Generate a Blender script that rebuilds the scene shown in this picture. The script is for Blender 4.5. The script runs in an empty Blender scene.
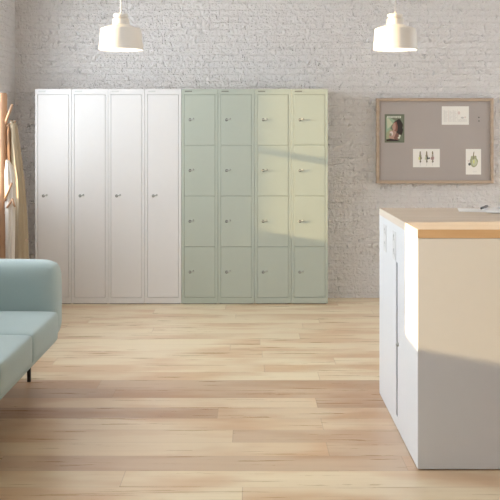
import bpy, bmesh, math, random
from mathutils import Vector, Matrix
random.seed(7)
sc = bpy.context.scene
COL = sc.collection

# ------------------------------------------------------------------ camera, world, sun, exposure
CAM_H = 1.415
F = 950.0
cam_d = bpy.data.cameras.new('camera')
cam = bpy.data.objects.new('camera', cam_d); COL.objects.link(cam)
cam.location = (0, 0, CAM_H); cam.rotation_euler = (math.radians(90), 0, 0)
cam_d.sensor_width = 36; cam_d.lens = 36 * F / 500
cam_d.shift_x = 0.0; cam_d.shift_y = -(250 - 135) / 500
cam_d.clip_start = 0.05; cam_d.clip_end = 200
sc.camera = cam

SKY_REAR, SKY_LEFT, SKY_RIGHT = 1.5, 8.2, 3.9
w = bpy.data.worlds.new('sky'); sc.world = w; w.use_nodes = True
bg = w.node_tree.nodes['Background']
_nt = w.node_tree                                   # sky brighter towards the sun's side (-X), dimmer behind the camera
_tc = _nt.nodes.new('ShaderNodeTexCoord'); _sx = _nt.nodes.new('ShaderNodeSeparateXYZ'); _nt.links.new(_tc.outputs['Generated'], _sx.inputs[0])
_mr = _nt.nodes.new('ShaderNodeMapRange'); _mr.interpolation_type = 'SMOOTHSTEP'; _nt.links.new(_sx.outputs[0], _mr.inputs[0])
_mr.inputs[1].default_value = -0.15; _mr.inputs[2].default_value = -0.85; _mr.inputs[3].default_value = SKY_REAR; _mr.inputs[4].default_value = SKY_LEFT
_m2 = _nt.nodes.new('ShaderNodeMapRange'); _m2.interpolation_type = 'SMOOTHSTEP'; _nt.links.new(_sx.outputs[0], _m2.inputs[0])
_m2.inputs[1].default_value = 0.3; _m2.inputs[2].default_value = 0.85; _m2.inputs[3].default_value = 0.0; _m2.inputs[4].default_value = SKY_RIGHT - SKY_REAR
_ad = _nt.nodes.new('ShaderNodeMath'); _ad.operation = 'ADD'; _nt.links.new(_mr.outputs[0], _ad.inputs[0]); _nt.links.new(_m2.outputs[0], _ad.inputs[1])
_nt.links.new(_ad.outputs[0], bg.inputs['Strength'])
bg.inputs['Color'].default_value = (0.83, 0.915, 1.0, 1)

AZ, EL = math.radians(5.9), math.radians(9.9)
sd = bpy.data.lights.new('sun', 'SUN'); so = bpy.data.objects.new('sun', sd); COL.objects.link(so)
sd.energy = 13.5; sd.color = (1.0, 0.745, 0.39); sd.angle = math.radians(0.7)
dirv = Vector((math.cos(EL) * math.cos(AZ), math.cos(EL) * math.sin(AZ), -math.sin(EL)))
so.rotation_euler = dirv.to_track_quat('-Z', 'Y').to_euler(); so.location = (-8, 4, 4)

sc.view_settings.view_transform = 'Standard'; sc.view_settings.look = 'None'
sc.view_settings.gamma = 1.0; sc.view_settings.use_curve_mapping = False
sc.view_settings.exposure = 0.0
sc.cycles.use_denoising = True
sc.cycles.max_bounces = 12; sc.cycles.diffuse_bounces = 8

# ------------------------------------------------------------------ materials
def mat(name, col, rough=0.5, metal=0.0, var=0.0, scale=20.0, bump=0.0, bscale=200.0, emit=0.0, spec=0.5, sheen=0.0):
    m = bpy.data.materials.new(name); m.use_nodes = True
    nt = m.node_tree; b = nt.nodes['Principled BSDF']
    b.inputs['Base Color'].default_value = (*col, 1); b.inputs['Roughness'].default_value = rough
    b.inputs['Metallic'].default_value = metal; b.inputs['Specular IOR Level'].default_value = spec
    if sheen: b.inputs['Sheen Weight'].default_value = sheen
    tc = nt.nodes.new('ShaderNodeTexCoord')
    n = nt.nodes.new('ShaderNodeTexNoise'); n.inputs['Scale'].default_value = scale; n.inputs['Detail'].default_value = 4
    nt.links.new(tc.outputs['Object'], n.inputs['Vector'])
    mx = nt.nodes.new('ShaderNodeMix'); mx.data_type = 'RGBA'
    v = var if var else 0.015
    mx.inputs['A'].default_value = (*[c * (1 - v) for c in col], 1); mx.inputs['B'].default_value = (*[min(1, c * (1 + v)) for c in col], 1)
    nt.links.new(n.outputs['Fac'], mx.inputs['Factor']); nt.links.new(mx.outputs['Result'], b.inputs['Base Color'])
    if bump:
        n2 = nt.nodes.new('ShaderNodeTexNoise'); n2.inputs['Scale'].default_value = bscale; n2.inputs['Detail'].default_value = 3
        nt.links.new(tc.outputs['Object'], n2.inputs['Vector'])
        bp = nt.nodes.new('ShaderNodeBump'); bp.inputs['Strength'].default_value = bump; bp.inputs['Distance'].default_value = 0.002
        nt.links.new(n2.outputs['Fac'], bp.inputs['Height']); nt.links.new(bp.outputs['Normal'], b.inputs['Normal'])
    if emit:
        b.inputs['Emission Color'].default_value = (*col, 1); b.inputs['Emission Strength'].default_value = emit
    return m

def math_n(nt, op, a, b=None, c=None):
    n = nt.nodes.new('ShaderNodeMath'); n.operation = op
    for i, v in enumerate((a, b, c)):
        if v is None: continue
        if isinstance(v, (int, float)): n.inputs[i].default_value = v
        else: nt.links.new(v, n.inputs[i])
    return n.outputs[0]

def brick_mat(name, axis):
    m = bpy.data.materials.new(name); m.use_nodes = True
    nt = m.node_tree; b = nt.nodes['Principled BSDF']; L = nt.links.new
    b.inputs['Roughness'].default_value = 0.75; b.inputs['Specular IOR Level'].default_value = 0.25
    tc = nt.nodes.new('ShaderNodeTexCoord'); sp = nt.nodes.new('ShaderNodeSeparateXYZ'); L(tc.outputs['Object'], sp.inputs[0])
    cb = nt.nodes.new('ShaderNodeCombineXYZ'); L(sp.outputs[axis], cb.inputs[0]); L(sp.outputs[2], cb.inputs[1])
    # wobble
    nz = nt.nodes.new('ShaderNodeTexNoise'); nz.inputs['Scale'].default_value = 9; nz.inputs['Detail'].default_value = 2
    L(cb.outputs[0], nz.inputs['Vector'])
    va = nt.nodes.new('ShaderNodeVectorMath'); va.operation = 'MULTIPLY_ADD'
    L(nz.outputs['Color'], va.inputs[0]); va.inputs[1].default_value = (0.03, 0.03, 0); L(cb.outputs[0], va.inputs[2])
    br = nt.nodes.new('ShaderNodeTexBrick'); L(va.outputs[0], br.inputs['Vector'])
    br.inputs['Scale'].default_value = 1.0; br.inputs['Brick Width'].default_value = 0.165; br.inputs['Row Height'].default_value = 0.056
    br.inputs['Mortar Size'].default_value = 0.006; br.inputs['Mortar Smooth'].default_value = 0.4; br.inputs['Bias'].default_value = 0
    br.inputs['Color1'].default_value = (1, 1, 1, 1); br.inputs['Color2'].default_value = (0.55, 0.55, 0.55, 1); br.inputs['Mortar'].default_value = (0.0, 0.0, 0.0, 1)
    n1 = nt.nodes.new('ShaderNodeTexNoise'); n1.inputs['Scale'].default_value = 40; n1.inputs['Detail'].default_value = 6; n1.inputs['Roughness'].default_value = 0.6
    L(cb.outputs[0], n1.inputs['Vector'])
    n2 = nt.nodes.new('ShaderNodeTexVoronoi'); n2.inputs['Scale'].default_value = 34; n2.feature = 'F1'
    L(va.outputs[0], n2.inputs['Vector'])
    h = math_n(nt, 'MULTIPLY', br.outputs['Color'], 0.26)
    tk = nt.nodes.new('ShaderNodeCombineXYZ'); L(math_n(nt, 'MULTIPLY', sp.outputs[axis], 36.0), tk.inputs[0]); L(math_n(nt, 'MULTIPLY', sp.outputs[2], 15.0), tk.inputs[1])
    n3 = nt.nodes.new('ShaderNodeTexNoise'); n3.inputs['Scale'].default_value = 1.0; n3.inputs['Detail'].default_value = 2; n3.inputs['Distortion'].default_value = 0.3; L(tk.outputs[0], n3.inputs['Vector'])
    pk = nt.nodes.new('ShaderNodeMapRange'); L(n3.outputs['Fac'], pk.inputs[0]); pk.inputs[1].default_value = 0.30; pk.inputs[2].default_value = 0.38; pk.inputs[3].default_value = -0.8; pk.inputs[4].default_value = 0.0
    h = math_n(nt, 'ADD', h, pk.outputs[0])
    h = math_n(nt, 'ADD', h, math_n(nt, 'MULTIPLY', n1.outputs['Fac'], 1.2))
    h = math_n(nt, 'ADD', h, math_n(nt, 'MULTIPLY', n2.outputs['Distance'], 0.3))
    bp = nt.nodes.new('ShaderNodeBump'); bp.inputs['Strength'].default_value = 1.0; bp.inputs['Distance'].default_value = 0.026
    L(h, bp.inputs['Height']); L(bp.outputs['Normal'], b.inputs['Normal'])
    mx = nt.nodes.new('ShaderNodeMix'); mx.data_type = 'RGBA'
    mx.inputs['A'].default_value = (0.70, 0.665, 0.64, 1); mx.inputs['B'].default_value = (0.80, 0.77, 0.745, 1)
    f = math_n(nt, 'ADD', math_n(nt, 'MULTIPLY', n1.outputs['Fac'], 0.8), math_n(nt, 'MULTIPLY', br.outputs['Color'], 0.3))
    L(f, mx.inputs['Factor']); L(mx.outputs['Result'], b.inputs['Base Color'])
    return m

def floor_mat():
    m = bpy.data.materials.new('oak plank floor'); m.use_nodes = True
    nt = m.node_tree; b = nt.nodes['Principled BSDF']; L = nt.links.new
    tc = nt.nodes.new('ShaderNodeTexCoord'); sp = nt.nodes.new('ShaderNodeSeparateXYZ'); L(tc.outputs['Object'], sp.inputs[0])
    X, Y = sp.outputs[0], sp.outputs[1]
    PW, PL = 0.185, 1.75
    yr = math_n(nt, 'DIVIDE', math_n(nt, 'ADD', Y, 0.068), PW); row = math_n(nt, 'FLOOR', yr); fy = math_n(nt, 'FRACT', yr)
    wn = nt.nodes.new('ShaderNodeTexWhiteNoise'); wn.noise_dimensions = '1D'; L(row, wn.inputs['W'])
    xr = math_n(nt, 'ADD', math_n(nt, 'DIVIDE', X, PL), math_n(nt, 'MULTIPLY', wn.outputs['Value'], 7.3))
    cl = math_n(nt, 'FLOOR', xr); fx = math_n(nt, 'FRACT', xr)
    cb = nt.nodes.new('ShaderNodeCombineXYZ'); L(row, cb.inputs[0]); L(cl, cb.inputs[1])
    w2 = nt.nodes.new('ShaderNodeTexWhiteNoise'); w2.noise_dimensions = '3D'; L(cb.outputs[0], w2.inputs['Vector'])
    # grain, stretched along the plank, offset per plank
    g = nt.nodes.new('ShaderNodeCombineXYZ')
    L(math_n(nt, 'ADD', math_n(nt, 'MULTIPLY', X, 1.1), math_n(nt, 'MULTIPLY', w2.outputs['Value'], 37.0)), g.inputs[0])
    L(math_n(nt, 'MULTIPLY', Y, 22.0), g.inputs[1]); L(w2.outputs['Value'], g.inputs[2])
    n = nt.nodes.new('ShaderNodeTexNoise'); n.inputs['Scale'].default_value = 1.6; n.inputs['Detail'].default_value = 7; n.inputs['Roughness'].default_value = 0.62
    n.inputs['Distortion'].default_value = 0.4
    L(g.outputs[0], n.inputs['Vector'])
    # a run of redder boards laid across the middle of the room
    red = math_n(nt, 'MULTIPLY', math_n(nt, 'GREATER_THAN', row, 22.5), math_n(nt, 'LESS_THAN', row, 29.5))
    keep = math_n(nt, 'SUBTRACT', 1.0, math_n(nt, 'MULTIPLY', red, 0.5))
    tone = math_n(nt, 'MULTIPLY', w2.outputs['Value'], keep)
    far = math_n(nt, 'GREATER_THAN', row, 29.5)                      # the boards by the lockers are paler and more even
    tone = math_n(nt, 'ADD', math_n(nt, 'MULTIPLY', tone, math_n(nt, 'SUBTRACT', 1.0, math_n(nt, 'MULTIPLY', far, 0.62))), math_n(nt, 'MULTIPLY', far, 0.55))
    r = nt.nodes.new('ShaderNodeValToRGB'); L(tone, r.inputs[0])
    e = r.color_ramp.elements; e[0].position = 0; e[0].color = (0.475, 0.325, 0.22, 1)
    e[1].position = 1; e[1].color = (0.765, 0.65, 0.46, 1)
    for p, c in ((0.25, (0.67, 0.525, 0.365)), (0.5, (0.72, 0.60, 0.42)), (0.75, (0.74, 0.62, 0.435))):
        q = e.new(p); q.color = (*c, 1)
    gr = nt.nodes.new('ShaderNodeValToRGB'); L(n.outputs['Fac'], gr.inputs[0])
    e = gr.color_ramp.elements; e[0].position = 0.28; e[0].color = (0.93, 0.885, 0.84, 1); e[1].position = 0.62; e[1].color = (1.01, 1.0, 0.99, 1)
    mx = nt.nodes.new('ShaderNodeMix'); mx.data_type = 'RGBA'; mx.blend_type = 'MULTIPLY'; mx.inputs['Factor'].default_value = 1
    L(r.outputs[0], mx.inputs['A']); L(gr.outputs[0], mx.inputs['B'])
    bl = nt.nodes.new('ShaderNodeCombineXYZ')
    L(math_n(nt, 'ADD', math_n(nt, 'MULTIPLY', X, 0.9), math_n(nt, 'MULTIPLY', w2.outputs['Value'], 91.0)), bl.inputs[0]); L(math_n(nt, 'MULTIPLY', Y, 2.2), bl.inputs[1])
    nb_ = nt.nodes.new('ShaderNodeTexNoise'); nb_.inputs['Scale'].default_value = 1.3; nb_.inputs['Detail'].default_value = 3; L(bl.outputs[0], nb_.inputs['Vector'])
    bf = nt.nodes.new('ShaderNodeMapRange'); L(nb_.outputs['Fac'], bf.inputs[0]); bf.inputs[1].default_value = 0.44; bf.inputs[2].default_value = 0.60; bf.inputs[3].default_value = 0.0; bf.inputs[4].default_value = 1.0
    mb = nt.nodes.new('ShaderNodeMix'); mb.data_type = 'RGBA'; mb.blend_type = 'MULTIPLY'; L(bf.outputs[0], mb.inputs['Factor']); L(mx.outputs['Result'], mb.inputs['A']); mb.inputs['B'].default_value = (0.85, 0.71, 0.62, 1)
    mx = mb
    # knots
    kv = nt.nodes.new('ShaderNodeCombineXYZ'); L(math_n(nt, 'MULTIPLY', X, 1.2), kv.inputs[0]); L(math_n(nt, 'MULTIPLY', Y, 2.6), kv.inputs[1])
    kn = nt.nodes.new('ShaderNodeTexVoronoi'); kn.inputs['Scale'].default_value = 0.62; L(kv.outputs[0], kn.inputs['Vector'])
    kf = nt.nodes.new('ShaderNodeMapRange'); L(kn.outputs['Distance'], kf.inputs[0]); kf.inputs[1].default_value = 0.014; kf.inputs[2].default_value = 0.036
    kf.inputs[3].default_value = 0.6; kf.inputs[4].default_value = 0.0
    kc = nt.nodes.new('ShaderNodeSeparateColor'); L(kn.outputs['Color'], kc.inputs[0])
    kfm = math_n(nt, 'MULTIPLY', kf.outputs[0], math_n(nt, 'GREATER_THAN', kc.outputs[0], 0.6))
    mk = nt.nodes.new('ShaderNodeMix'); mk.data_type = 'RGBA'; L(kfm, mk.inputs['Factor']); L(mx.outputs['Result'], mk.inputs['A']); mk.inputs['B'].default_value = (0.25, 0.15, 0.08, 1)
    # seams
    s1 = math_n(nt, 'LESS_THAN', fy, 0.016); s2 = math_n(nt, 'LESS_THAN', fx, 0.0018)
    s = math_n(nt, 'MULTIPLY', math_n(nt, 'MAXIMUM', s1, s2), 0.45)
    ms = nt.nodes.new('ShaderNodeMix'); ms.data_type = 'RGBA'; L(s, ms.inputs['Factor']); L(mk.outputs['Result'], ms.inputs['A']); ms.inputs['B'].default_value = (0.30, 0.19, 0.11, 1)
    L(ms.outputs['Result'], b.inputs['Base Color'])
    b.inputs['Specular IOR Level'].default_value = 0.45
    L(math_n(nt, 'ADD', math_n(nt, 'MULTIPLY', n.outputs['Fac'], 0.22), 0.19), b.inputs['Roughness'])
    bp = nt.nodes.new('ShaderNodeBump'); bp.inputs['Strength'].default_value = 0.03; bp.inputs['Distance'].default_value = 0.002
    L(n.outputs['Fac'], bp.inputs['Height']); L(bp.outputs['Normal'], b.inputs['Normal'])
    return m

def wood_mat(name, c1, c2, axis=0, rough=0.45):
    m = bpy.data.materials.new(name); m.use_nodes = True
    nt = m.node_tree; b = nt.nodes['Principled BSDF']; L = nt.links.new
    tc = nt.nodes.new('ShaderNodeTexCoord'); mp = nt.nodes.new('ShaderNodeMapping'); L(tc.outputs['Object'], mp.inputs[0])
    s = [14, 14, 14]; s[axis] = 0.8; mp.inputs['Scale'].default_value = s
    n = nt.nodes.new('ShaderNodeTexNoise'); n.inputs['Scale'].default_value = 2; n.inputs['Detail'].default_value = 6; L(mp.outputs[0], n.inputs['Vector'])
    r = nt.nodes.new('ShaderNodeValToRGB'); L(n.outputs['Fac'], r.inputs[0])
    r.color_ramp.elements[0].position = 0.3; r.color_ramp.elements[0].color = (*c1, 1); r.color_ramp.elements[1].position = 0.7; r.color_ramp.elements[1].color = (*c2, 1)
    L(r.outputs[0], b.inputs['Base Color']); b.inputs['Roughness'].default_value = rough
    return m

def fabric_mat(name, col, scale=260.0, sheen=0.3, var=0.06):
    m = mat(name, col, rough=0.9, var=var, scale=6, bump=0.5, bscale=scale, spec=0.15, sheen=sheen)
    return m

M = {}
M['brick_back'] = brick_mat('white painted brick', 0)
M['brick_side'] = brick_mat('white painted brick side', 1)
M['floor'] = floor_mat()
M['plaster'] = mat('ceiling plaster', (0.72, 0.68, 0.64), 0.8, bump=0.2)
M['wall_plain'] = mat('wall paint', (0.46, 0.445, 0.43), 0.8, bump=0.2)
M['win_frame'] = mat('window frame paint', (0.6, 0.6, 0.6), 0.5)
M['white'] = mat('white powder coat', (0.69, 0.67, 0.65), 0.42, bump=0.05, bscale=500)
M['green'] = mat('sage powder coat', (0.42, 0.455, 0.385), 0.42, bump=0.05, bscale=500)
M['shadow_gap'] = mat('plinth gap shade', (0.06, 0.05, 0.045), 0.7)  # near-black colour paints the shade in the gap at floor level
M['lock'] = mat('dark nickel', (0.22, 0.22, 0.20), 0.35, metal=0.4)
M['key'] = mat('nickel key', (0.42, 0.42, 0.38), 0.35, metal=0.5)
M['tag'] = mat('grey label', (0.20, 0.20, 0.17), 0.5)
M['tag_light'] = mat('pale label', (0.55, 0.55, 0.52), 0.5)
M['counter'] = mat('white melamine', (0.68, 0.685, 0.69), 0.45, bump=0.03)
M['oak'] = wood_mat('light oak top', (0.51, 0.415, 0.315), (0.60, 0.50, 0.39), 0, 0.42)
M['oak_edge'] = wood_mat('oak edge', (0.56, 0.37, 0.205), (0.64, 0.44, 0.26), 0, 0.45)
M['oak_side_lit'] = wood_mat('lit oak side', (0.62, 0.53, 0.43), (0.70, 0.61, 0.51), 1, 0.42)  # oak lightened for the window-side edge, its brightness put into the colour
M['frame_wood'] = wood_mat('oak frame', (0.37, 0.275, 0.195), (0.45, 0.345, 0.255), 0, 0.5)
M['felt'] = fabric_mat('taupe felt', (0.395, 0.35, 0.32), 500, 0.1, 0.03)
M['paper'] = mat('paper', (0.78, 0.75, 0.69), 0.7)
M['sofa'] = fabric_mat('pale teal wool', (0.345, 0.43, 0.42), 300, 0.25, 0.05)
M['sofa_seam'] = fabric_mat('teal piping', (0.25, 0.34, 0.33), 300, 0.1)
M['leg'] = mat('black steel', (0.035, 0.035, 0.035), 0.4, metal=0.6)
M['rack'] = wood_mat('rack birch', (0.40, 0.225, 0.13), (0.48, 0.29, 0.17), 2, 0.5)
M['coat'] = fabric_mat('olive khaki cloth', (0.37, 0.295, 0.20), 300, 0.3, 0.08)
M['lining'] = fabric_mat('brown lining', (0.20, 0.11, 0.06), 300, 0.1)
M['cream'] = fabric_mat('cream cloth', (0.62, 0.56, 0.49), 300, 0.3, 0.05)
M['shade'] = mat('white enamel', (0.80, 0.77, 0.72), 0.35)
M['bulb'] = mat('bulb glow', (1.0, 0.88, 0.72), 0.4, emit=25.0)
M['cord'] = mat('white cord', (0.75, 0.73, 0.70), 0.6)
M['slit_shade'] = mat('slit shade grey', (0.16, 0.16, 0.165), 0.4, metal=0.3)  # dark grey stands in for the shade inside the counter slit
M['plastic'] = mat('socket plastic', (0.62, 0.615, 0.60), 0.45)
M['hole'] = mat('socket recess', (0.34, 0.35, 0.36), 0.5)
M['pen'] = mat('black pen', (0.02, 0.02, 0.02), 0.35)
M['gloss_paper'] = mat('white coated paper', (0.80, 0.80, 0.79), 0.4)
M['ink_grey'] = mat('grey ink', (0.52, 0.50, 0.47), 0.7)
M['ink_blue'] = mat('blue ink', (0.12, 0.18, 0.32), 0.6)
for k, c in dict(p_green=(0.14, 0.155, 0.105), p_mint=(0.30, 0.40, 0.27), p_leaf=(0.16, 0.18, 0.12), p_hair=(0.028, 0.018, 0.014), p_skin=(0.44, 0.27, 0.21),
                 p_skin2=(0.24, 0.10, 0.07), p_white=(0.62, 0.62, 0.52), p_red=(0.20, 0.10, 0.07), p_olive=(0.34, 0.35, 0.21), p_yellow=(0.62, 0.62, 0.25),
                 p_dark=(0.09, 0.09, 0.08), p_pink=(0.42, 0.25, 0.26), p_brown=(0.25, 0.22, 0.14), p_pale=(0.50, 0.51, 0.35), p_blush=(0.66, 0.55, 0.50)).items():
    M[k] = mat('print ' + k[2:], c, 0.6)

# ------------------------------------------------------------------ mesh helpers
def link(name, bm, mats, parent=None, smooth=False, sub=0):
    me = bpy.data.meshes.new(name); bm.normal_update(); bm.to_mesh(me); bm.free()
    if not isinstance(mats, (list, tuple)): mats = [mats]
    for m in mats: me.materials.append(m)
    if smooth:
        for p in me.polygons: p.use_smooth = True
    o = bpy.data.objects.new(name, me); COL.objects.link(o)
    if parent: o.parent = parent
    if sub:
        s = o.modifiers.new('s', 'SUBSURF'); s.levels = sub; s.render_levels = sub
    return o

def box(bm, x0, x1, y0, y1, z0, z1, bev=0.0, seg=2, mi=0):
    r = bmesh.ops.create_cube(bm, size=1.0)
    vs = r['verts']
    for v in vs:
        v.co = Vector(((x0 + x1) / 2 + v.co.x * (x1 - x0), (y0 + y1) / 2 + v.co.y * (y1 - y0), (z0 + z1) / 2 + v.co.z * (z1 - z0)))
    fs = list({f for v in vs for f in v.link_faces})
    for f in fs: f.material_index = mi
    if bev:
        es = list({e for v in vs for e in v.link_edges})
        bmesh.ops.bevel(bm, geom=es, offset=bev, segments=seg, profile=0.5, affect='EDGES', clamp_overlap=True)
    return vs

def tube(bm, pts, rad, n=12, cap=True, mi=0):
    pts = [Vector(p) for p in pts]
    if not isinstance(rad, (list, tuple)): rad = [rad] * len(pts)
    rings = []; up = None
    for i, p in enumerate(pts):
        t = (pts[min(i + 1, len(pts) - 1)] - pts[max(i - 1, 0)]).normalized()
        if up is None:
            up = t.orthogonal().normalized()
        up = (up - t * up.dot(t)).normalized(); sd_ = t.cross(up)
        rings.append([bm.verts.new(p + (up * math.cos(a) + sd_ * math.sin(a)) * rad[i]) for a in [2 * math.pi * k / n for k in range(n)]])
    for a, b in zip(rings, rings[1:]):
        for k in range(n):
            f = bm.faces.new((a[k], a[(k + 1) % n], b[(k + 1) % n], b[k])); f.material_index = mi; f.smooth = True
    if cap:
        f = bm.faces.new(rings[0][::-1]); f.material_index = mi
        f = bm.faces.new(rings[-1]); f.material_index = mi

def lathe(bm, prof, n=48, c=(0, 0, 0), mi=0):
    rings = []
    for r, z in prof:
        if r < 1e-6: rings.append([bm.verts.new((c[0], c[1], c[2] + z))])
        else: rings.append([bm.verts.new((c[0] + r * math.cos(2 * math.pi * k / n), c[1] + r * math.sin(2 * math.pi * k / n), c[2] + z)) for k in range(n)])
    for a, b in zip(rings, rings[1:]):
        for k in range(n):
            k2 = (k + 1) % n
            if len(a) == 1 and len(b) == 1: continue
            if len(a) == 1: f = bm.faces.new((a[0], b[k2], b[k]))
            elif len(b) == 1: f = bm.faces.new((a[k], a[k2], b[0]))
            else: f = bm.faces.new((a[k], a[k2], b[k2], b[k]))
            f.smooth = True; f.material_index = mi

def empty(name, loc, label, cat, group=None, rz=0):
    o = bpy.data.objects.new(name, None); COL.objects.link(o); o.location = loc; o.rotation_euler = (0, 0, rz)
    o.empty_display_size = 0.1
    o['label'] = label; o['category'] = cat
    if group: o['group'] = group
    return o

def tag(o, label, cat, group=None):
    o['label'] = label; o['category'] = cat
    if group: o['group'] = group
    return o

def struct(name, bm, m):
    o = link(name, bm, m); o['kind'] = 'structure'; return o

def copy_tree(o, parent=None):
    c = o.copy(); COL.objects.link(c)
    if parent: c.parent = parent
    for ch in list(o.children): copy_tree(ch, c)
    return c

# ------------------------------------------------------------------ room shell
XL, XR, YB, YN, ZC = -2.04, 4.6, 8.25, -2.0, 3.3
bm = bmesh.new(); box(bm, XL - 0.3, XR + 0.3, YN, YB + 0.3, -0.1, 0.0); struct('floor', bm, M['floor'])
bm = bmesh.new(); box(bm, XL - 0.3, XR + 0.3, YN, YB + 0.3, ZC, ZC + 0.15); struct('ceiling', bm, M['plaster'])
bm = bmesh.new(); box(bm, XL - 0.3, XR + 0.3, YB, YB + 0.3, 0, ZC); struct('wall_back', bm, M['brick_back'])
bm = bmesh.new(); box(bm, XR, XR + 0.2, YN, 5.2, 0, ZC); box(bm, XR, XR + 0.2, 8.0, YB, 0, ZC)
box(bm, XR, XR + 0.2, 5.2, 8.0, 0, 0.15); box(bm, XR, XR + 0.2, 5.2, 8.0, 2.8, ZC); struct('wall_right', bm, M['wall_plain'])  # unseen opening added to let fill light onto lockers and far floor
bm = bmesh.new(); box(bm, XL - 0.16, 0.2, YN - 0.2, YN, 0, ZC); box(bm, 1.9, XR + 0.2, YN - 0.2, YN, 0, ZC); box(bm, 0.2, 1.9, YN - 0.2, YN, 2.3, ZC)
struct('unseen_wall_front', bm, M['wall_plain'])  # unseen rear wall, added with a narrow opening to limit light from behind
WT = 0.16
W1 = (2.3, 4.06, 0.985, 3.1); W2 = (4.95, 7.74, 0.985, 2.68)
bm = bmesh.new()
box(bm, XL - WT, XL, YN, W1[0], 0, ZC); box(bm, XL - WT, XL, W1[1], W2[0], 0, ZC); box(bm, XL - WT, XL, W2[1], YB, 0, ZC)
for W in (W1, W2):
    box(bm, XL - WT, XL, W[0], W[1], 0, W[2]); box(bm, XL - WT, XL, W[0], W[1], W[3], ZC)
struct('wall_left', bm, M['brick_side'])
for i, W in enumerate((W1, W2)):
    bm = bmesh.new(); x0, x1 = XL - 0.12, XL - 0.07; t = 0.02
    box(bm, x0, x1, W[0], W[0] + t, W[2], W[3]); box(bm, x0, x1, W[1] - t, W[1], W[2], W[3])
    box(bm, x0, x1, W[0], W[1], W[2], W[2] + t); box(bm, x0, x1, W[0], W[1], W[3] - t, W[3])
    box(bm, x0, x1, W[0], W[1], 1.655, 1.70)
    ym = (W[0] + W[1]) / 2; box(bm, x0, x1, ym - 0.02, ym + 0.02, W[2], W[3])
    struct('window_%d' % (i + 1), bm, M['win_frame'])
bm = bmesh.new(); x0, x1 = XR + 0.08, XR + 0.13
for y in (5.2, 6.1, 7.02, 7.95): box(bm, x0, x1, y, y + 0.05, 0.15, 2.8)
box(bm, x0, x1, 5.2, 8.0, 0.15, 0.2); box(bm, x0, x1, 5.2, 8.0, 2.75, 2.8)
struct('window_3', bm, M['win_frame'])  # frame of the added, unseen fill-light opening

# ------------------------------------------------------------------ lockers
LW, LY, LD, LH = 0.3065, 7.95, 0.296, 1.8
LX0 = (35 - 250) * LY / F

def make_lock(parent, x, z):
    bm = bmesh.new()
    m = Matrix.Translation((x, 0, z)) @ Matrix.Rotation(math.radians(90), 4, 'X')
    lathe(bm, [(0.0125, 0), (0.0125, 0.003), (0.0105, 0.0045), (0.0095, 0.0055), (0, 0.0055)], 20)
    bmesh.ops.transform(bm, matrix=m, verts=bm.verts)
    link('lock', bm, M['lock'], parent)
    bm = bmesh.new()
    # key blade leaving the lock and a bow turned to the right
    box(bm, x - 0.002, x + 0.002, -0.006, -0.004, z - 0.005, z + 0.005)
    box(bm, x - 0.004, x + 0.026, -0.0062, -0.0045, z - 0.004, z + 0.004, 0.0008)
    lathe(bm, [(0, 0), (0.009, 0), (0.009, 0.002), (0, 0.002)], 16)
    lv = [v for v in bm.verts if abs(v.co.z) < 0.01 and abs(v.co.x) < 0.011 and abs(v.co.y) < 0.011]
    bmesh.ops.transform(bm, matrix=Matrix.Translation((x + 0.029, -0.0044, z)) @ Matrix.Rotation(math.radians(90), 4, 'X'), verts=lv)
    rot = Matrix.Translation((x, 0, z)) @ Matrix.Rotation(math.radians(-14), 4, 'Y') @ Matrix.Translation((-x, 0, -z))
    bmesh.ops.transform(bm, matrix=rot, verts=bm.verts)
    link('key', bm, M['key'], parent)

def make_locker(colour, label, group):
    root = empty('locker', (0, 0, 0), label, 'locker', group)
    m = M[colour]; W = LW - 0.002
    st = 0.022; fr = 0.02           # stile width, recess
    zt, zb = LH - 0.045, 0.055
    bm = bmesh.new()
    box(bm, 0, W, fr, LD, 0.006, LH)                       # carcass
    box(bm, 0, st, 0, fr + 0.001, 0.006, LH, 0.0012, 1); box(bm, W - st, W, 0, fr + 0.001, 0.006, LH, 0.0012, 1)
    box(bm, st - 0.001, W - st + 0.001, 0, fr + 0.001, zt, LH); box(bm, st - 0.001, W - st + 0.001, 0, fr + 0.001, 0.006, zb)
    n = 1 if colour == 'white' else 4
    link('body', bm, m, root)
    bm = bmesh.new(); box(bm, 0.012, W - 0.012, 0.014, LD - 0.01, 0, 0.0065); link('plinth', bm, M['shadow_gap'], root)
    g = 0.0022
    hh = (zt - zb) / n
    for k in range(n):
        z1 = zt - k * hh - g / (1 if k == 0 else 2); z0 = zt - (k + 1) * hh + g / (1 if k == n - 1 else 2)
        d = empty_mesh_door(st + g, W - st - g, z0, z1, m, root)
        zl = 0.905 if n == 1 else (z0 + z1) / 2
        make_lock(d, 0.070, zl)
    # maker's tag: a thin plate with unreadable small lettering
    bm = bmesh.new()
    box(bm, st + 0.006, st + 0.066, -0.0012, 0.0002, LH - 0.026, LH - 0.014)
    link('name_tag', bm, M['tag'] if colour == 'green' else M['tag_light'], root)
    return root

def empty_mesh_door(x0, x1, z0, z1, m, root):
    bm = bmesh.new()
    box(bm, x0, x1, -0.0005, 0.018, z0, z1, 0.002, 2)
    return link('door', bm, m, root)

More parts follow.
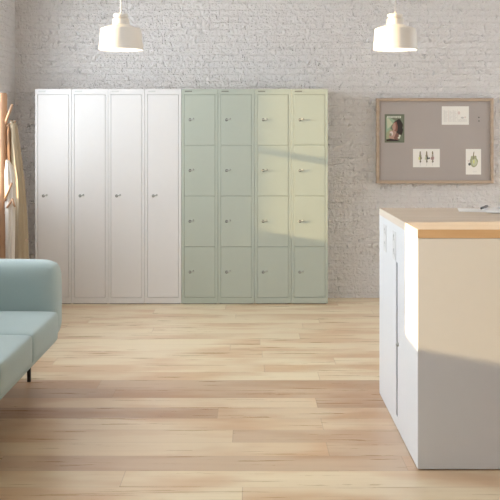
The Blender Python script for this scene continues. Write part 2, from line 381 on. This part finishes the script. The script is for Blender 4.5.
white_labels = ['white one-door steel locker at the left end of the row, beside the coat stand',
                'white one-door steel locker, second from the left end of the row',
                'white one-door steel locker with another white one between it and the green lockers',
                'white one-door steel locker touching the sage green lockers']
green_labels = ['sage green four-door locker touching the white lockers, wholly in shade',
                'sage green four-door locker, second from the white lockers, sunlight fading across it',
                'sage green four-door locker, third from the white ones, second from the bare wall',
                'sage green four-door locker at the right end of the row, warmest in the sun']
pw = make_locker('white', white_labels[0], 'white one-door lockers'); pg = make_locker('green', green_labels[0], 'green four-door lockers')
for i in range(4):
    for proto, labs, off in ((pw, white_labels, 0), (pg, green_labels, 4)):
        o = proto if i == 0 else copy_tree(proto)
        o.location = (LX0 + (i + off) * LW, LY, 0); o['label'] = labs[i]

# ------------------------------------------------------------------ notice board
def P(px, py, d): return ((px - 250) * d / F, CAM_H - (py - 135) * d / F)
BY = 8.21                                # front of the board
bx0, bz1 = P(376.2, 98.2, BY); bx1, bz0 = P(493.4, 183.4, BY)
nb = empty('notice_board', (bx0, BY, bz0), 'oak-framed taupe felt notice board hung on the white brick wall', 'notice board')
BWd, BHt = bx1 - bx0, bz1 - bz0
fw = 0.026
bm = bmesh.new()
box(bm, fw * 0.6, BWd - fw * 0.6, 0.006, 0.03, fw * 0.6, BHt - fw * 0.6); link('felt_panel', bm, M['felt'], nb)
for nm, a in (('l', (0, fw, 0, BHt)), ('r', (BWd - fw, BWd, 0, BHt)), ('t', (fw, BWd - fw, BHt - fw, BHt)), ('b', (fw, BWd - fw, 0, fw))):
    bm = bmesh.new(); box(bm, a[0], a[1], -0.012, 0.036, a[2], a[3], 0.002, 1); link('frame_rail', bm, M['frame_wood'], nb)

FY = BY + 0.006   # felt surface
def sheet(name, px0, px1, py0, py1, base, shapes, label, cat, group=None, off=0.0015):
    """flat printed sheet; shapes are (material key, [(u, v), ...]) with u right, v up in 0..1"""
    x0, z1 = P(px0, py0, FY); x1, z0 = P(px1, py1, FY); w_, h_ = x1 - x0, z1 - z0
    bm = bmesh.new(); box(bm, 0, w_, -off, -0.0002, 0, h_, mi=0)
    keys = [base]; lay = 0
    for key, pts in shapes:
        if key not in keys: keys.append(key)
        lay += 1; y = -off - 0.00012 * lay
        vs = [bm.verts.new((u * w_, y, v * h_)) for u, v in pts]
        f = bm.faces.new(vs); f.normal_update()
        if f.normal.y > 0: f.normal_flip()
        f.material_index = keys.index(key)
    o = link(name, bm, [M[k] for k in keys]); o.location = (x0, FY, z0)
    return tag(o, label, cat, group)

def rc(u0, u1, v0, v1): return [(u0, v0), (u1, v0), (u1, v1), (u0, v1)]
def el(cu, cv, ru, rv, n=16, ph=0, wob=0.0):
    return [(cu + ru * (1 + wob * math.sin(5 * a + ph)) * math.cos(a), cv + rv * (1 + wob * math.cos(4 * a + ph)) * math.sin(a)) for a in [2 * math.pi * k / n for k in range(n)]]

poster = [('p_leaf', rc(0.06, 0.94, 0.05, 0.95)),
          ('p_mint', [(0.08, 0.90), (0.08, 0.30), (0.22, 0.42), (0.34, 0.60), (0.52, 0.78), (0.30, 0.86)]),
          ('p_pale', [(0.10, 0.86), (0.22, 0.84), (0.42, 0.66), (0.30, 0.58), (0.14, 0.48)]),
          ('p_olive', [(0.08, 0.12), (0.08, 0.34), (0.30, 0.50), (0.42, 0.40), (0.36, 0.16)]),
          ('p_hair', el(0.70, 0.60, 0.22, 0.22, 20, 1.0, 0.07)), ('p_hair', el(0.76, 0.42, 0.17, 0.18, 18, 0.4, 0.08)),
          ('p_skin2', [(0.46, 0.70), (0.60, 0.74), (0.66, 0.56), (0.64, 0.40), (0.50, 0.36), (0.42, 0.46), (0.40, 0.56)]),
          ('p_skin', [(0.44, 0.68), (0.54, 0.70), (0.56, 0.56), (0.54, 0.45), (0.44, 0.43), (0.40, 0.50), (0.38, 0.56)]),
          ('p_skin', [(0.20, 0.18), (0.26, 0.40), (0.46, 0.44), (0.58, 0.38), (0.62, 0.14), (0.40, 0.08)]),
          ('p_blush', el(0.34, 0.32, 0.09, 0.08)), ('p_brown', el(0.30, 0.28, 0.06, 0.055)),
          ('p_red', [(0.46, 0.16), (0.60, 0.36), (0.72, 0.30), (0.74, 0.12), (0.56, 0.07)]),
          ('p_white', el(0.76, 0.24, 0.05, 0.045, 8)), ('p_white', el(0.72, 0.17, 0.06, 0.035, 8)),
          ('p_hair', [(0.06, 0.10), (0.30, 0.14), (0.62, 0.10), (0.80, 0.05), (0.10, 0.05)])]
for k, u in enumerate((0.12, 0.225, 0.33, 0.435, 0.54, 0.645, 0.75)):      # row of small pale masthead letters
    poster.append(('p_white', rc(u, u + 0.075, 0.865, 0.935)))
    if k % 2: poster.append(('p_leaf', rc(u + 0.028, u + 0.048, 0.865, 0.905)))
sheet('poster', 384.7, 404.3, 114.2, 142.6, 'p_green', poster, 'green poster of a person with dark curly hair, upper left on the notice board', 'poster')

cal = []
for k, u in enumerate((0.08, 0.245, 0.41)):
    cal.append(('p_blush' if k == 1 else 'ink_grey', rc(u, u + 0.012, 0.16, 0.80)))
    for r_ in range(9): cal.append(('ink_grey', rc(u + 0.03, u + 0.10 + 0.02 * ((r_ * 7 + k) % 3), 0.18 + r_ * 0.068, 0.195 + r_ * 0.068)))
cal += [('p_blush', el(0.63, 0.64, 0.045, 0.09)), ('ink_grey', el(0.76, 0.38, 0.06, 0.05)), ('p_blush', el(0.86, 0.40, 0.03, 0.05)), ('ink_grey', rc(0.57, 0.575, 0.15, 0.85))]
for r_ in range(5): cal.append(('ink_grey', rc(0.60, 0.92, 0.16 + r_ * 0.03, 0.168 + r_ * 0.03)))
sheet('printed_sheet', 441.8, 468.8, 106.3, 124.7, 'paper', cal, 'wide cream sheet with faint text columns at the top of the notice board', 'paper', 'papers on the notice board')

def figure(cu, c1, c2, c3):
    return [('ink_grey', rc(cu - 0.006, cu + 0.006, 0.06, 0.34)), ('p_brown', el(cu, 0.76, 0.028, 0.12)), (c1, el(cu, 0.62, 0.045, 0.10, 12, cu * 9, 0.15)),
            (c2, el(cu - 0.02, 0.48, 0.055, 0.09, 12, cu * 5, 0.15)), (c3, el(cu + 0.025, 0.50, 0.035, 0.10, 12, cu * 7, 0.2)), ('p_dark', el(cu + 0.005, 0.32, 0.032, 0.07, 10, 0, 0.15)), ('p_brown', rc(cu - 0.012, cu + 0.012, 0.26, 0.86))]
fig = figure(0.27, 'p_olive', 'p_yellow', 'p_brown') + figure(0.51, 'p_brown', 'p_pale', 'p_dark') + figure(0.73, 'ink_grey', 'p_pink', 'p_pink')
fig.append(('p_dark', el(0.60, 0.49, 0.035, 0.05, 8)))
sheet('illustration_print', 413.0, 439.7, 148.9, 167.2, 'paper', fig, 'cream sheet with three small upright plant drawings at the bottom of the notice board', 'picture', 'papers on the notice board')
car = [('p_olive', el(0.53, 0.50, 0.26, 0.21, 22, 0.6, 0.05)), ('p_pale', el(0.56, 0.48, 0.17, 0.14, 18, 1.6, 0.06)), ('p_yellow', el(0.52, 0.50, 0.06, 0.08, 12)),
       ('p_brown', [(0.44, 0.66), (0.50, 0.88), (0.56, 0.90), (0.54, 0.78), (0.56, 0.64), (0.50, 0.58)]), ('p_olive', el(0.40, 0.66, 0.08, 0.07, 10)), ('p_olive', el(0.62, 0.68, 0.09, 0.06, 10)),
       ('p_dark', el(0.24, 0.405, 0.085, 0.055, 12, 0, 0.1)), ('p_blush', el(0.18, 0.53, 0.07, 0.03, 8)), ('ink_grey', rc(0.45, 0.72, 0.12, 0.128)), ('ink_grey', rc(0.47, 0.70, 0.09, 0.096))]
sheet('illustration_print', 465.8, 481.0, 149.0, 174.5, 'paper', car, 'narrow upright card with a round green drawing at the notice board lower right', 'picture', 'papers on the notice board')
for px, py, lb in ((478.6, 117.4, 'upper of two tiny dark pins beside the wide cream sheet'), (478.7, 121.0, 'lower of two tiny dark pins beside the wide cream sheet')):
    x, z = P(px, py, FY); bm = bmesh.new(); lathe(bm, [(0, -0.001), (0.003, -0.001), (0.003, 0.004), (0.0055, 0.008), (0.0055, 0.012), (0, 0.013)], 12)
    bmesh.ops.transform(bm, matrix=Matrix.Rotation(math.radians(90), 4, 'X'), verts=bm.verts)
    o = link('push_pin', bm, M['p_dark']); o.location = (x, FY - 0.0005, z); tag(o, lb, 'pin', 'pins on the notice board')

# ------------------------------------------------------------------ pendant lamps
def make_pendant(label):
    root = empty('pendant_lamp', (0, 0, 0), label, 'lamp', 'white pendant lamps')
    s = 5.5 / F                      # metres per pixel at the lamp
    H = [(22.1, 0), (22.05, 0.2), (21.5, 6), (20.9, 13), (20.35, 20.3), (20.1, 20.9), (19.7, 21.3), (19.2, 21.6), (14, 23.4), (9.8, 24.7), (9.0, 25.3)]
    outer = [(r * s, z * s) for r, z in H]
    t = 0.0025
    inner = [(max(r - t, 0.001), z - (t if i > 3 else 0)) for i, (r, z) in enumerate(outer)]
    bm = bmesh.new(); lathe(bm, outer + inner[::-1] + [outer[0]], 64); link('lamp_shade', bm, M['shade'], root)
    bm = bmesh.new(); lathe(bm, [(0, 24.9 * s), (8.7 * s, 24.9 * s), (8.5 * s, 26 * s), (8.3 * s, 30.4 * s), (8.1 * s, 30.9 * s), (7.7 * s, 31.1 * s), (0, 31.3 * s)], 48); link('neck', bm, M['shade'], root)
    bm = bmesh.new(); lathe(bm, [(0, 31.1 * s), (6.2 * s, 31.1 * s), (6.2 * s, 32.9 * s), (7.4 * s, 33.0 * s), (7.5 * s, 33.2 * s), (7.5 * s, 35.3 * s), (7.2 * s, 35.7 * s), (1.2 * s, 36.6 * s), (0.9 * s, 38.5 * s), (0, 38.5 * s)], 48); link('cap', bm, M['shade'], root)
    zb = CAM_H + (135 - 50) * 5.5 / F
    bm = bmesh.new(); tube(bm, [(0, 0, 38 * s), (0, 0, ZC - zb - 0.01)], 0.0032, 8); link('cord', bm, M['cord'], root)
    bm = bmesh.new(); lathe(bm, [(0, ZC - zb - 0.03), (0.05, ZC - zb - 0.028), (0.055, ZC - zb), (0, ZC - zb)], 32); link('ceiling_rose', bm, M['shade'], root)
    bm = bmesh.new(); lathe(bm, [(0, 0.035), (0.018, 0.04), (0.03, 0.062), (0.028, 0.085), (0.014, 0.108), (0.014, 0.15), (0, 0.15)], 24); link('bulb', bm, M['bulb'], root)
    root.location.z = zb
    return root
p1 = make_pendant('white metal pendant lamp hanging above the white lockers')
p2 = copy_tree(p1); p2['label'] = 'white metal pendant lamp hanging to the upper left of the notice board'
p1.location = ((121.0 - 250) * 5.5 / F, 5.5, p1.location.z); p2.location = ((395.3 - 250) * 5.5 / F, 5.5, p1.location.z)

# ------------------------------------------------------------------ counter
CX0, CX1, CY0, CY1, CT = 0.7085, 2.75, 4.01, 5.20, 1.016
ct = empty('counter', (CX0, CY0, 0), 'white counter block with a light oak top at the right of the room', 'counter')
def CB(name, boxes, m, parent=ct, bev=0.0):
    bm = bmesh.new()
    for b_ in boxes: box(bm, b_[0] - CX0, b_[1] - CX0, b_[2] - CY0, b_[3] - CY0, b_[4], b_[5], bev, 1)
    return link(name, bm, m, parent)
TH = 0.0365
wt = CB('worktop', [(CX0, CX1, CY0, CY1, CT - TH + 0.002, CT)], M['oak'])
CB('worktop_edge', [(CX0 - 0.0012, CX1, CY0 - 0.0012, CY0, CT - TH, CT - 0.0008)], M['oak_edge'])
CB('worktop_edge', [(CX0 - 0.0012, CX0, CY0, CY1, CT - TH, CT - 0.0008)], M['oak_side_lit'])
zt = CT - TH - 0.0005
CB('front_panel', [(CX0, CX1, CY0 + 0.0005, CY0 + 0.0195, 0.004, zt)], M['counter'], bev=0.0006)
CB('back_panel', [(CX0 + 0.019, CX1 - 0.02, CY1 - 0.02, CY1 - 0.001, 0.012, zt)], M['counter'])
CB('right_panel', [(CX1 - 0.02, CX1, CY0 + 0.001, CY1 - 0.001, 0.012, zt)], M['counter'])
gy0, gy1, gz0, gz1 = 4.56, 4.605, 0.058, 0.80
CB('left_panel', [(CX0, CX0 + 0.018, CY0 + 0.0197, gy0, 0.004, zt), (CX0, CX0 + 0.018, gy1, CY1 - 0.001, 0.004, zt),
                  (CX0, CX0 + 0.018, gy0, gy1, gz1, zt), (CX0, CX0 + 0.018, gy0, gy1, 0.004, gz0), (CX0 + 0.014, CX0 + 0.03, gy0 - 0.01, gy1 + 0.01, gz0 - 0.01, gz1 + 0.01)], M['counter'])
CB('slit_shade_strip', [(CX0 + 0.004, CX0 + 0.0142, gy0 + 0.03, gy1, gz0, gz1)], M['slit_shade'])  # strip added in the recess to darken it like shade
CB('plinth', [(CX0 + 0.02, CX1 - 0.02, CY0 + 0.012, CY1 - 0.02, 0, 0.0125)], M['shadow_gap'])
bm = bmesh.new(); lathe(bm, [(0, 0), (0.010, 0), (0.010, 0.004), (0.006, 0.006), (0.006, 0.012), (0, 0.012)], 16)
bmesh.ops.transform(bm, matrix=Matrix.Translation((0, 4.535 - CY0, 0.415)) @ Matrix.Rotation(math.radians(-90), 4, 'Y'), verts=bm.verts)
link('lock', bm, M['key'], ct)
for yc in (4.98, 4.66):
    bm = bmesh.new(); box(bm, -0.0025, 0.0005, yc - 0.05 - CY0, yc + 0.05 - CY0, 0.805, 0.945, 0.001, 1)
    pl = link('socket_plate', bm, M['plastic'], ct)
    for zc in (0.912, 0.842):
        bm = bmesh.new()
        lathe(bm, [(0.022, 0), (0.022, 0.0012), (0.0195, 0.0012), (0.0195, 0.0002), (0, 0.0002)], 28)
        lathe(bm, [(0, 0.0009), (0.0035, 0.0009), (0.0035, 0)], 10, (0.009, 0, 0), 1); lathe(bm, [(0, 0.0009), (0.0035, 0.0009), (0.0035, 0)], 10, (-0.009, 0, 0), 1)
        bmesh.ops.transform(bm, matrix=Matrix.Translation((-0.0025, yc - CY0, zc)) @ Matrix.Rotation(math.radians(-90), 4, 'Y'), verts=bm.verts)
        link('socket', bm, [M['plastic'], M['hole']], pl)

# papers, pen on the counter
def curved_sheet(name, corners, thick, m, label, cat, z0, lift=0.0, extra=None):
    """corners: 4 points (x, y) going round; slight sag along first edge"""
    bm = bmesh.new(); n = 8; c = [Vector((p[0], p[1], 0)) for p in corners]
    def pt(u, v): return (c[0] * (1 - u) + c[1] * u) * (1 - v) + (c[3] * (1 - u) + c[2] * u) * v
    top = [[bm.verts.new(pt(i / n, j / n) + Vector((0, 0, z0 + thick + lift * math.sin(math.pi * i / n)))) for i in range(n + 1)] for j in range(n + 1)]
    bot = [[bm.verts.new(pt(i / n, j / n) + Vector((0, 0, z0 + lift * 0.0 * math.sin(math.pi * i / n)))) for i in range(n + 1)] for j in range(n + 1)]
    for j in range(n):
        for i in range(n):
            bm.faces.new((top[j][i], top[j][i + 1], top[j + 1][i + 1], top[j + 1][i])); bm.faces.new((bot[j][i], bot[j + 1][i], bot[j + 1][i + 1], bot[j][i + 1]))
    for i in range(n):
        bm.faces.new((top[0][i], bot[0][i], bot[0][i + 1], top[0][i + 1])); bm.faces.new((top[n][i + 1], bot[n][i + 1], bot[n][i], top[n][i]))
        bm.faces.new((top[i + 1][0], bot[i + 1][0], bot[i][0], top[i][0])); bm.faces.new((top[i][n], bot[i][n], bot[i + 1][n], top[i + 1][n]))
    o = link(name, bm, m); return tag(o, label, cat)
curved_sheet('paper_sheet', [(1.085, 4.93), (1.235, 4.90), (1.265, 5.13), (1.125, 5.15)], 0.002, M['gloss_paper'], 'flat white paper sheet on the oak counter top, under the pen tip', 'paper', CT + 0.0005)
mg = curved_sheet('magazine', [(1.205, 4.83), (1.47, 4.76), (1.52, 5.06), (1.26, 5.12)], 0.005, M['gloss_paper'], 'thicker white printed magazine lying on the oak counter top at the picture edge', 'magazine', CT + 0.003, 0.004)
bm = bmesh.new()
for k in range(6): box(bm, 1.30, 1.45, 4.88 + k * 0.03, 4.886 + k * 0.03, CT + 0.0125, CT + 0.013)
link('printed_lines', bm, M['ink_grey'], mg)
bm = bmesh.new(); box(bm, 1.315, 1.36, 4.99, 5.04, CT + 0.0132, CT + 0.0136); link('printed_picture', bm, M['ink_blue'], mg)
bm = bmesh.new(); tube(bm, [(1.200, 4.94, CT + 0.016), (1.206, 4.953, CT + 0.017), (1.268, 5.085, CT + 0.018), (1.274, 5.098, CT + 0.018)], [0.0015, 0.0065, 0.0065, 0.005], 12)
pn = link('pen', bm, M['pen']); tag(pn, 'black pen lying where the paper sheet meets the magazine', 'pen')
bm = bmesh.new(); box(bm, 1.249, 1.253, 5.03, 5.055, CT + 0.0235, CT + 0.0255); link('pen_clip', bm, M['leg'], pn)

# ------------------------------------------------------------------ sofa
sf = empty('sofa', (-1.5, 4.3, 0), 'pale teal upholstered sofa on thin black legs at the left edge of the room', 'sofa')
def soft_box(name, x0, x1, y0, y1, z0, z1, r, m, parent=sf, puff=(0, 0, 0), seg=5):
    bm = bmesh.new(); nx = 10
    box(bm, x0, x1, y0, y1, z0, z1)
    bmesh.ops.subdivide_edges(bm, edges=bm.edges[:], cuts=nx, use_grid_fill=True)
    c = Vector(((x0 + x1) / 2, (y0 + y1) / 2, (z0 + z1) / 2)); hf = Vector(((x1 - x0) / 2, (y1 - y0) / 2, (z1 - z0) / 2))
    for v in bm.verts:                      # rounded box
        p = v.co - c
        # denser near the rim
        q = Vector([math.copysign(hf[i] * math.sin(min(1, abs(p[i]) / hf[i]) * math.pi / 2), p[i]) for i in range(3)])
        inn = Vector([max(-(hf[i] - r), min(hf[i] - r, q[i])) for i in range(3)])
        dd = q - inn
        if dd.length > 1e-9:
            cube_r = max(abs(dd.x), abs(dd.y), abs(dd.z)); q = inn + dd.normalized() * cube_r
        u = [1 - (q[i] / hf[i]) ** 2 for i in range(3)]
        for i in range(3):
            j, k = [t for t in range(3) if t != i]
            q[i] += math.copysign(puff[i], q[i]) * max(0, u[j]) * max(0, u[k]) * min(1, abs(q[i]) / hf[i]) ** 3
        v.co = c + q - Vector((-1.5, 4.3, 0))
    return link(name, bm, m, parent, smooth=True, sub=1)
SX1 = -1.055
soft_box('arm', -2.0, SX1 - 0.015, 5.235, 5.485, 0.262, 0.708, 0.085, M['sofa'], puff=(0.0, 0.012, 0.006))
soft_box('arm', -2.0, SX1 - 0.015, 3.16, 3.385, 0.262, 0.708, 0.085, M['sofa'], puff=(0.0, 0.012, 0.006))
for y0 in (4.61, 3.998, 3.386):
    soft_box('seat_cushion', -1.80, SX1 + 0.006, y0 + 0.003, y0 + 0.615, 0.295, 0.452, 0.030, M['sofa'], puff=(0.006, 0.0, 0.016))
soft_box('base_frame', -1.98, SX1 - 0.045, 3.2, 5.475, 0.235, 0.30, 0.02, M['sofa'])
soft_box('backrest', -2.0, -1.80, 3.2, 5.42, 0.262, 0.78, 0.07, M['sofa'], puff=(0.01, 0, 0))
for y in (5.45, 3.25):
    for x in (-1.268, -1.90):
        bm = bmesh.new(); tube(bm, [(x + 1.5, y - 4.3, 0.24), (x + 1.5, y - 4.3, 0.0)], [0.013, 0.011], 14); link('leg', bm, M['leg'], sf)
# ------------------------------------------------------------------ coat stand and coats
RD = 7.2
def Q(px, py, d=RD): return Vector(((px - 250) * d / F, d, CAM_H - (py - 135) * d / F))
rk = empty('coat_stand', (Q(2.3, 100).x, RD, 0), 'tree-shaped light wooden coat stand at the left edge by the brick corner', 'coat stand')
def R(px, py, dd=0.0):
    p = Q(px, py, RD + dd); return (p.x - rk.location.x, p.y - rk.location.y, p.z)
bm = bmesh.new(); tz = Q(0, 93).z
tube(bm, [(0, 0, 0.03), (0.0, 0, 0.5), (0.0, 0, 1.2), (0, 0, tz - 0.012), (0, 0, tz)], [0.041, 0.040, 0.038, 0.037, 0.031], 24); link('trunk', bm, M['rack'], rk)
bm = bmesh.new(); lathe(bm, [(0, 0), (0.12, 0), (0.125, 0.01), (0.12, 0.028), (0.05, 0.035), (0, 0.035)], 48); link('base', bm, M['rack'], rk)
def branch(pts, r0, r1):
    bm = bmesh.new(); n = len(pts); tube(bm, pts, [r0 + (r1 - r0) * i / (n - 1) for i in range(n)], 12); link('branch', bm, M['rack'], rk)
branch([(0.02, 0, R(0, 126)[2]), R(6.5, 120, -0.03), R(12.3, 104.5, -0.07)], 0.011, 0.0095)
branch([(0.02, 0, R(0, 128)[2]), R(8.5, 124.5, -0.01), R(12, 124, -0.01), R(15.6, 120.8, -0.01)], 0.011, 0.007)
branch([(0.02, 0, R(0, 208)[2]), R(5.0, 199, -0.22), R(12.0, 183, -0.25)], 0.010, 0.008)
branch([(0.02, 0, R(0, 214)[2]), R(7.5, 207, -0.22), R(12.8, 199, -0.25)], 0.010, 0.008)
branch([R(12.4, 199.6, -0.248), R(14.8, 207, -0.25)], 0.008, 0.007)
branch([(0.0, -0.02, 1.30), (-0.06, -0.05, 1.38), (-0.08, -0.07, 1.48)], 0.011, 0.009)
branch([(0.0, 0.02, 0.55), R(7.0, 241, -0.06)], 0.010, 0.010)

def garment(name, rows, m, label, cat, seed, parent=None, thick=0.0):
    """rows: (px_left, px_right, py, half depth, depth offset); a closed draped form with vertical folds"""
    bm = bmesh.new(); n = 56; rnd = random.Random(seed); ph = [rnd.uniform(0, 6.28) for _ in range(4)]
    rings = []
    fine = []
    for i in range(len(rows) - 1):
        for k in range(4):
            t = k / 4; fine.append([rows[i][j] * (1 - t) + rows[i + 1][j] * t for j in range(5)])
    fine.append(list(rows[-1]))
    for ri, (a, b, py, dp, off) in enumerate(fine):
        L_, R_ = Q(a, py, RD + off), Q(b, py, RD + off); cx_ = (L_.x + R_.x) / 2; hw = (R_.x - L_.x) / 2
        amp = min(0.16, 0.03 + 0.012 * ri)
        ring = []
        for k in range(n):
            th = 2 * math.pi * k / n
            rr = 1 + amp * (0.6 * math.sin(5 * th + ph[0] + 0.05 * ri) + 0.4 * math.sin(9 * th + ph[1] - 0.04 * ri)) - amp * 0.9
            ring.append(bm.verts.new((cx_ + hw * rr * math.cos(th) * (1 + amp * 0.7), RD + off + dp * rr * math.sin(th), L_.z)))
        rings.append(ring)
    for a, b in zip(rings, rings[1:]):
        for k in range(n):
            f = bm.faces.new((a[k], b[k], b[(k + 1) % n], a[(k + 1) % n])); f.smooth = True
    bm.faces.new(rings[0]); bm.faces.new(rings[-1][::-1])
    bmesh.ops.recalc_face_normals(bm, faces=bm.faces)
    o = link(name, bm, m, parent, smooth=True)
    if label: tag(o, label, cat)
    return o
coat = garment('coat', [(9.5, 15.5, 121.5, 0.012, 0), (8.5, 17.5, 126, 0.03, 0), (8.8, 19.3, 140, 0.045, 0), (10.5, 22.0, 162, 0.05, 0), (14.0, 24.2, 180, 0.055, 0),
                        (14.0, 26.2, 205, 0.055, 0), (12.0, 27.8, 235, 0.06, 0), (9.8, 28.6, 265, 0.06, 0), (9.0, 29.0, 285, 0.06, 0)],
               M['coat'], 'long olive beige coat hanging from the coat stand nearest the lockers', 'coat', 3)
garment('sleeve', [(7.9, 10.0, 124.5, 0.018, -0.01), (7.5, 11.2, 132, 0.028, -0.02), (7.5, 11.8, 148, 0.03, -0.02), (8.2, 12.3, 163, 0.03, -0.02), (9.5, 12.6, 172, 0.022, -0.02)], M['lining'], None, None, 8, coat)
bm = bmesh.new(); tube(bm, [Q(10.2, 121.4, RD - 0.01), Q(12.5, 122.6, RD - 0.03), Q(15.2, 121.2, RD - 0.01), Q(12.8, 120.6, RD + 0.03), Q(10.2, 121.4, RD - 0.01)], 0.006, 10); link('collar', bm, M['coat'], coat)
x = Q(27.2, 240, RD - 0.03); bm = bmesh.new(); lathe(bm, [(0, 0), (0.010, 0), (0.010, 0.005), (0, 0.006)], 14)
bmesh.ops.transform(bm, matrix=Matrix.Translation((x.x, RD - 0.045, x.z)) @ Matrix.Rotation(math.radians(90), 4, 'X'), verts=bm.verts); link('button', bm, M['frame_wood'], coat)
garment('coat', [(6.0, 9.0, 160, 0.02, -0.19), (5.6, 12.5, 166, 0.03, -0.19), (5.0, 14.0, 172, 0.035, -0.19), (5.5, 15.5, 190, 0.035, -0.19), (5.7, 15.0, 215, 0.035, -0.19), (6.0, 14.5, 240, 0.035, -0.19), (6.0, 14.0, 275, 0.035, -0.19)],
        M['cream'], 'pale cream coat hanging beside the trunk of the coat stand, catching the sun', 'coat', 5)
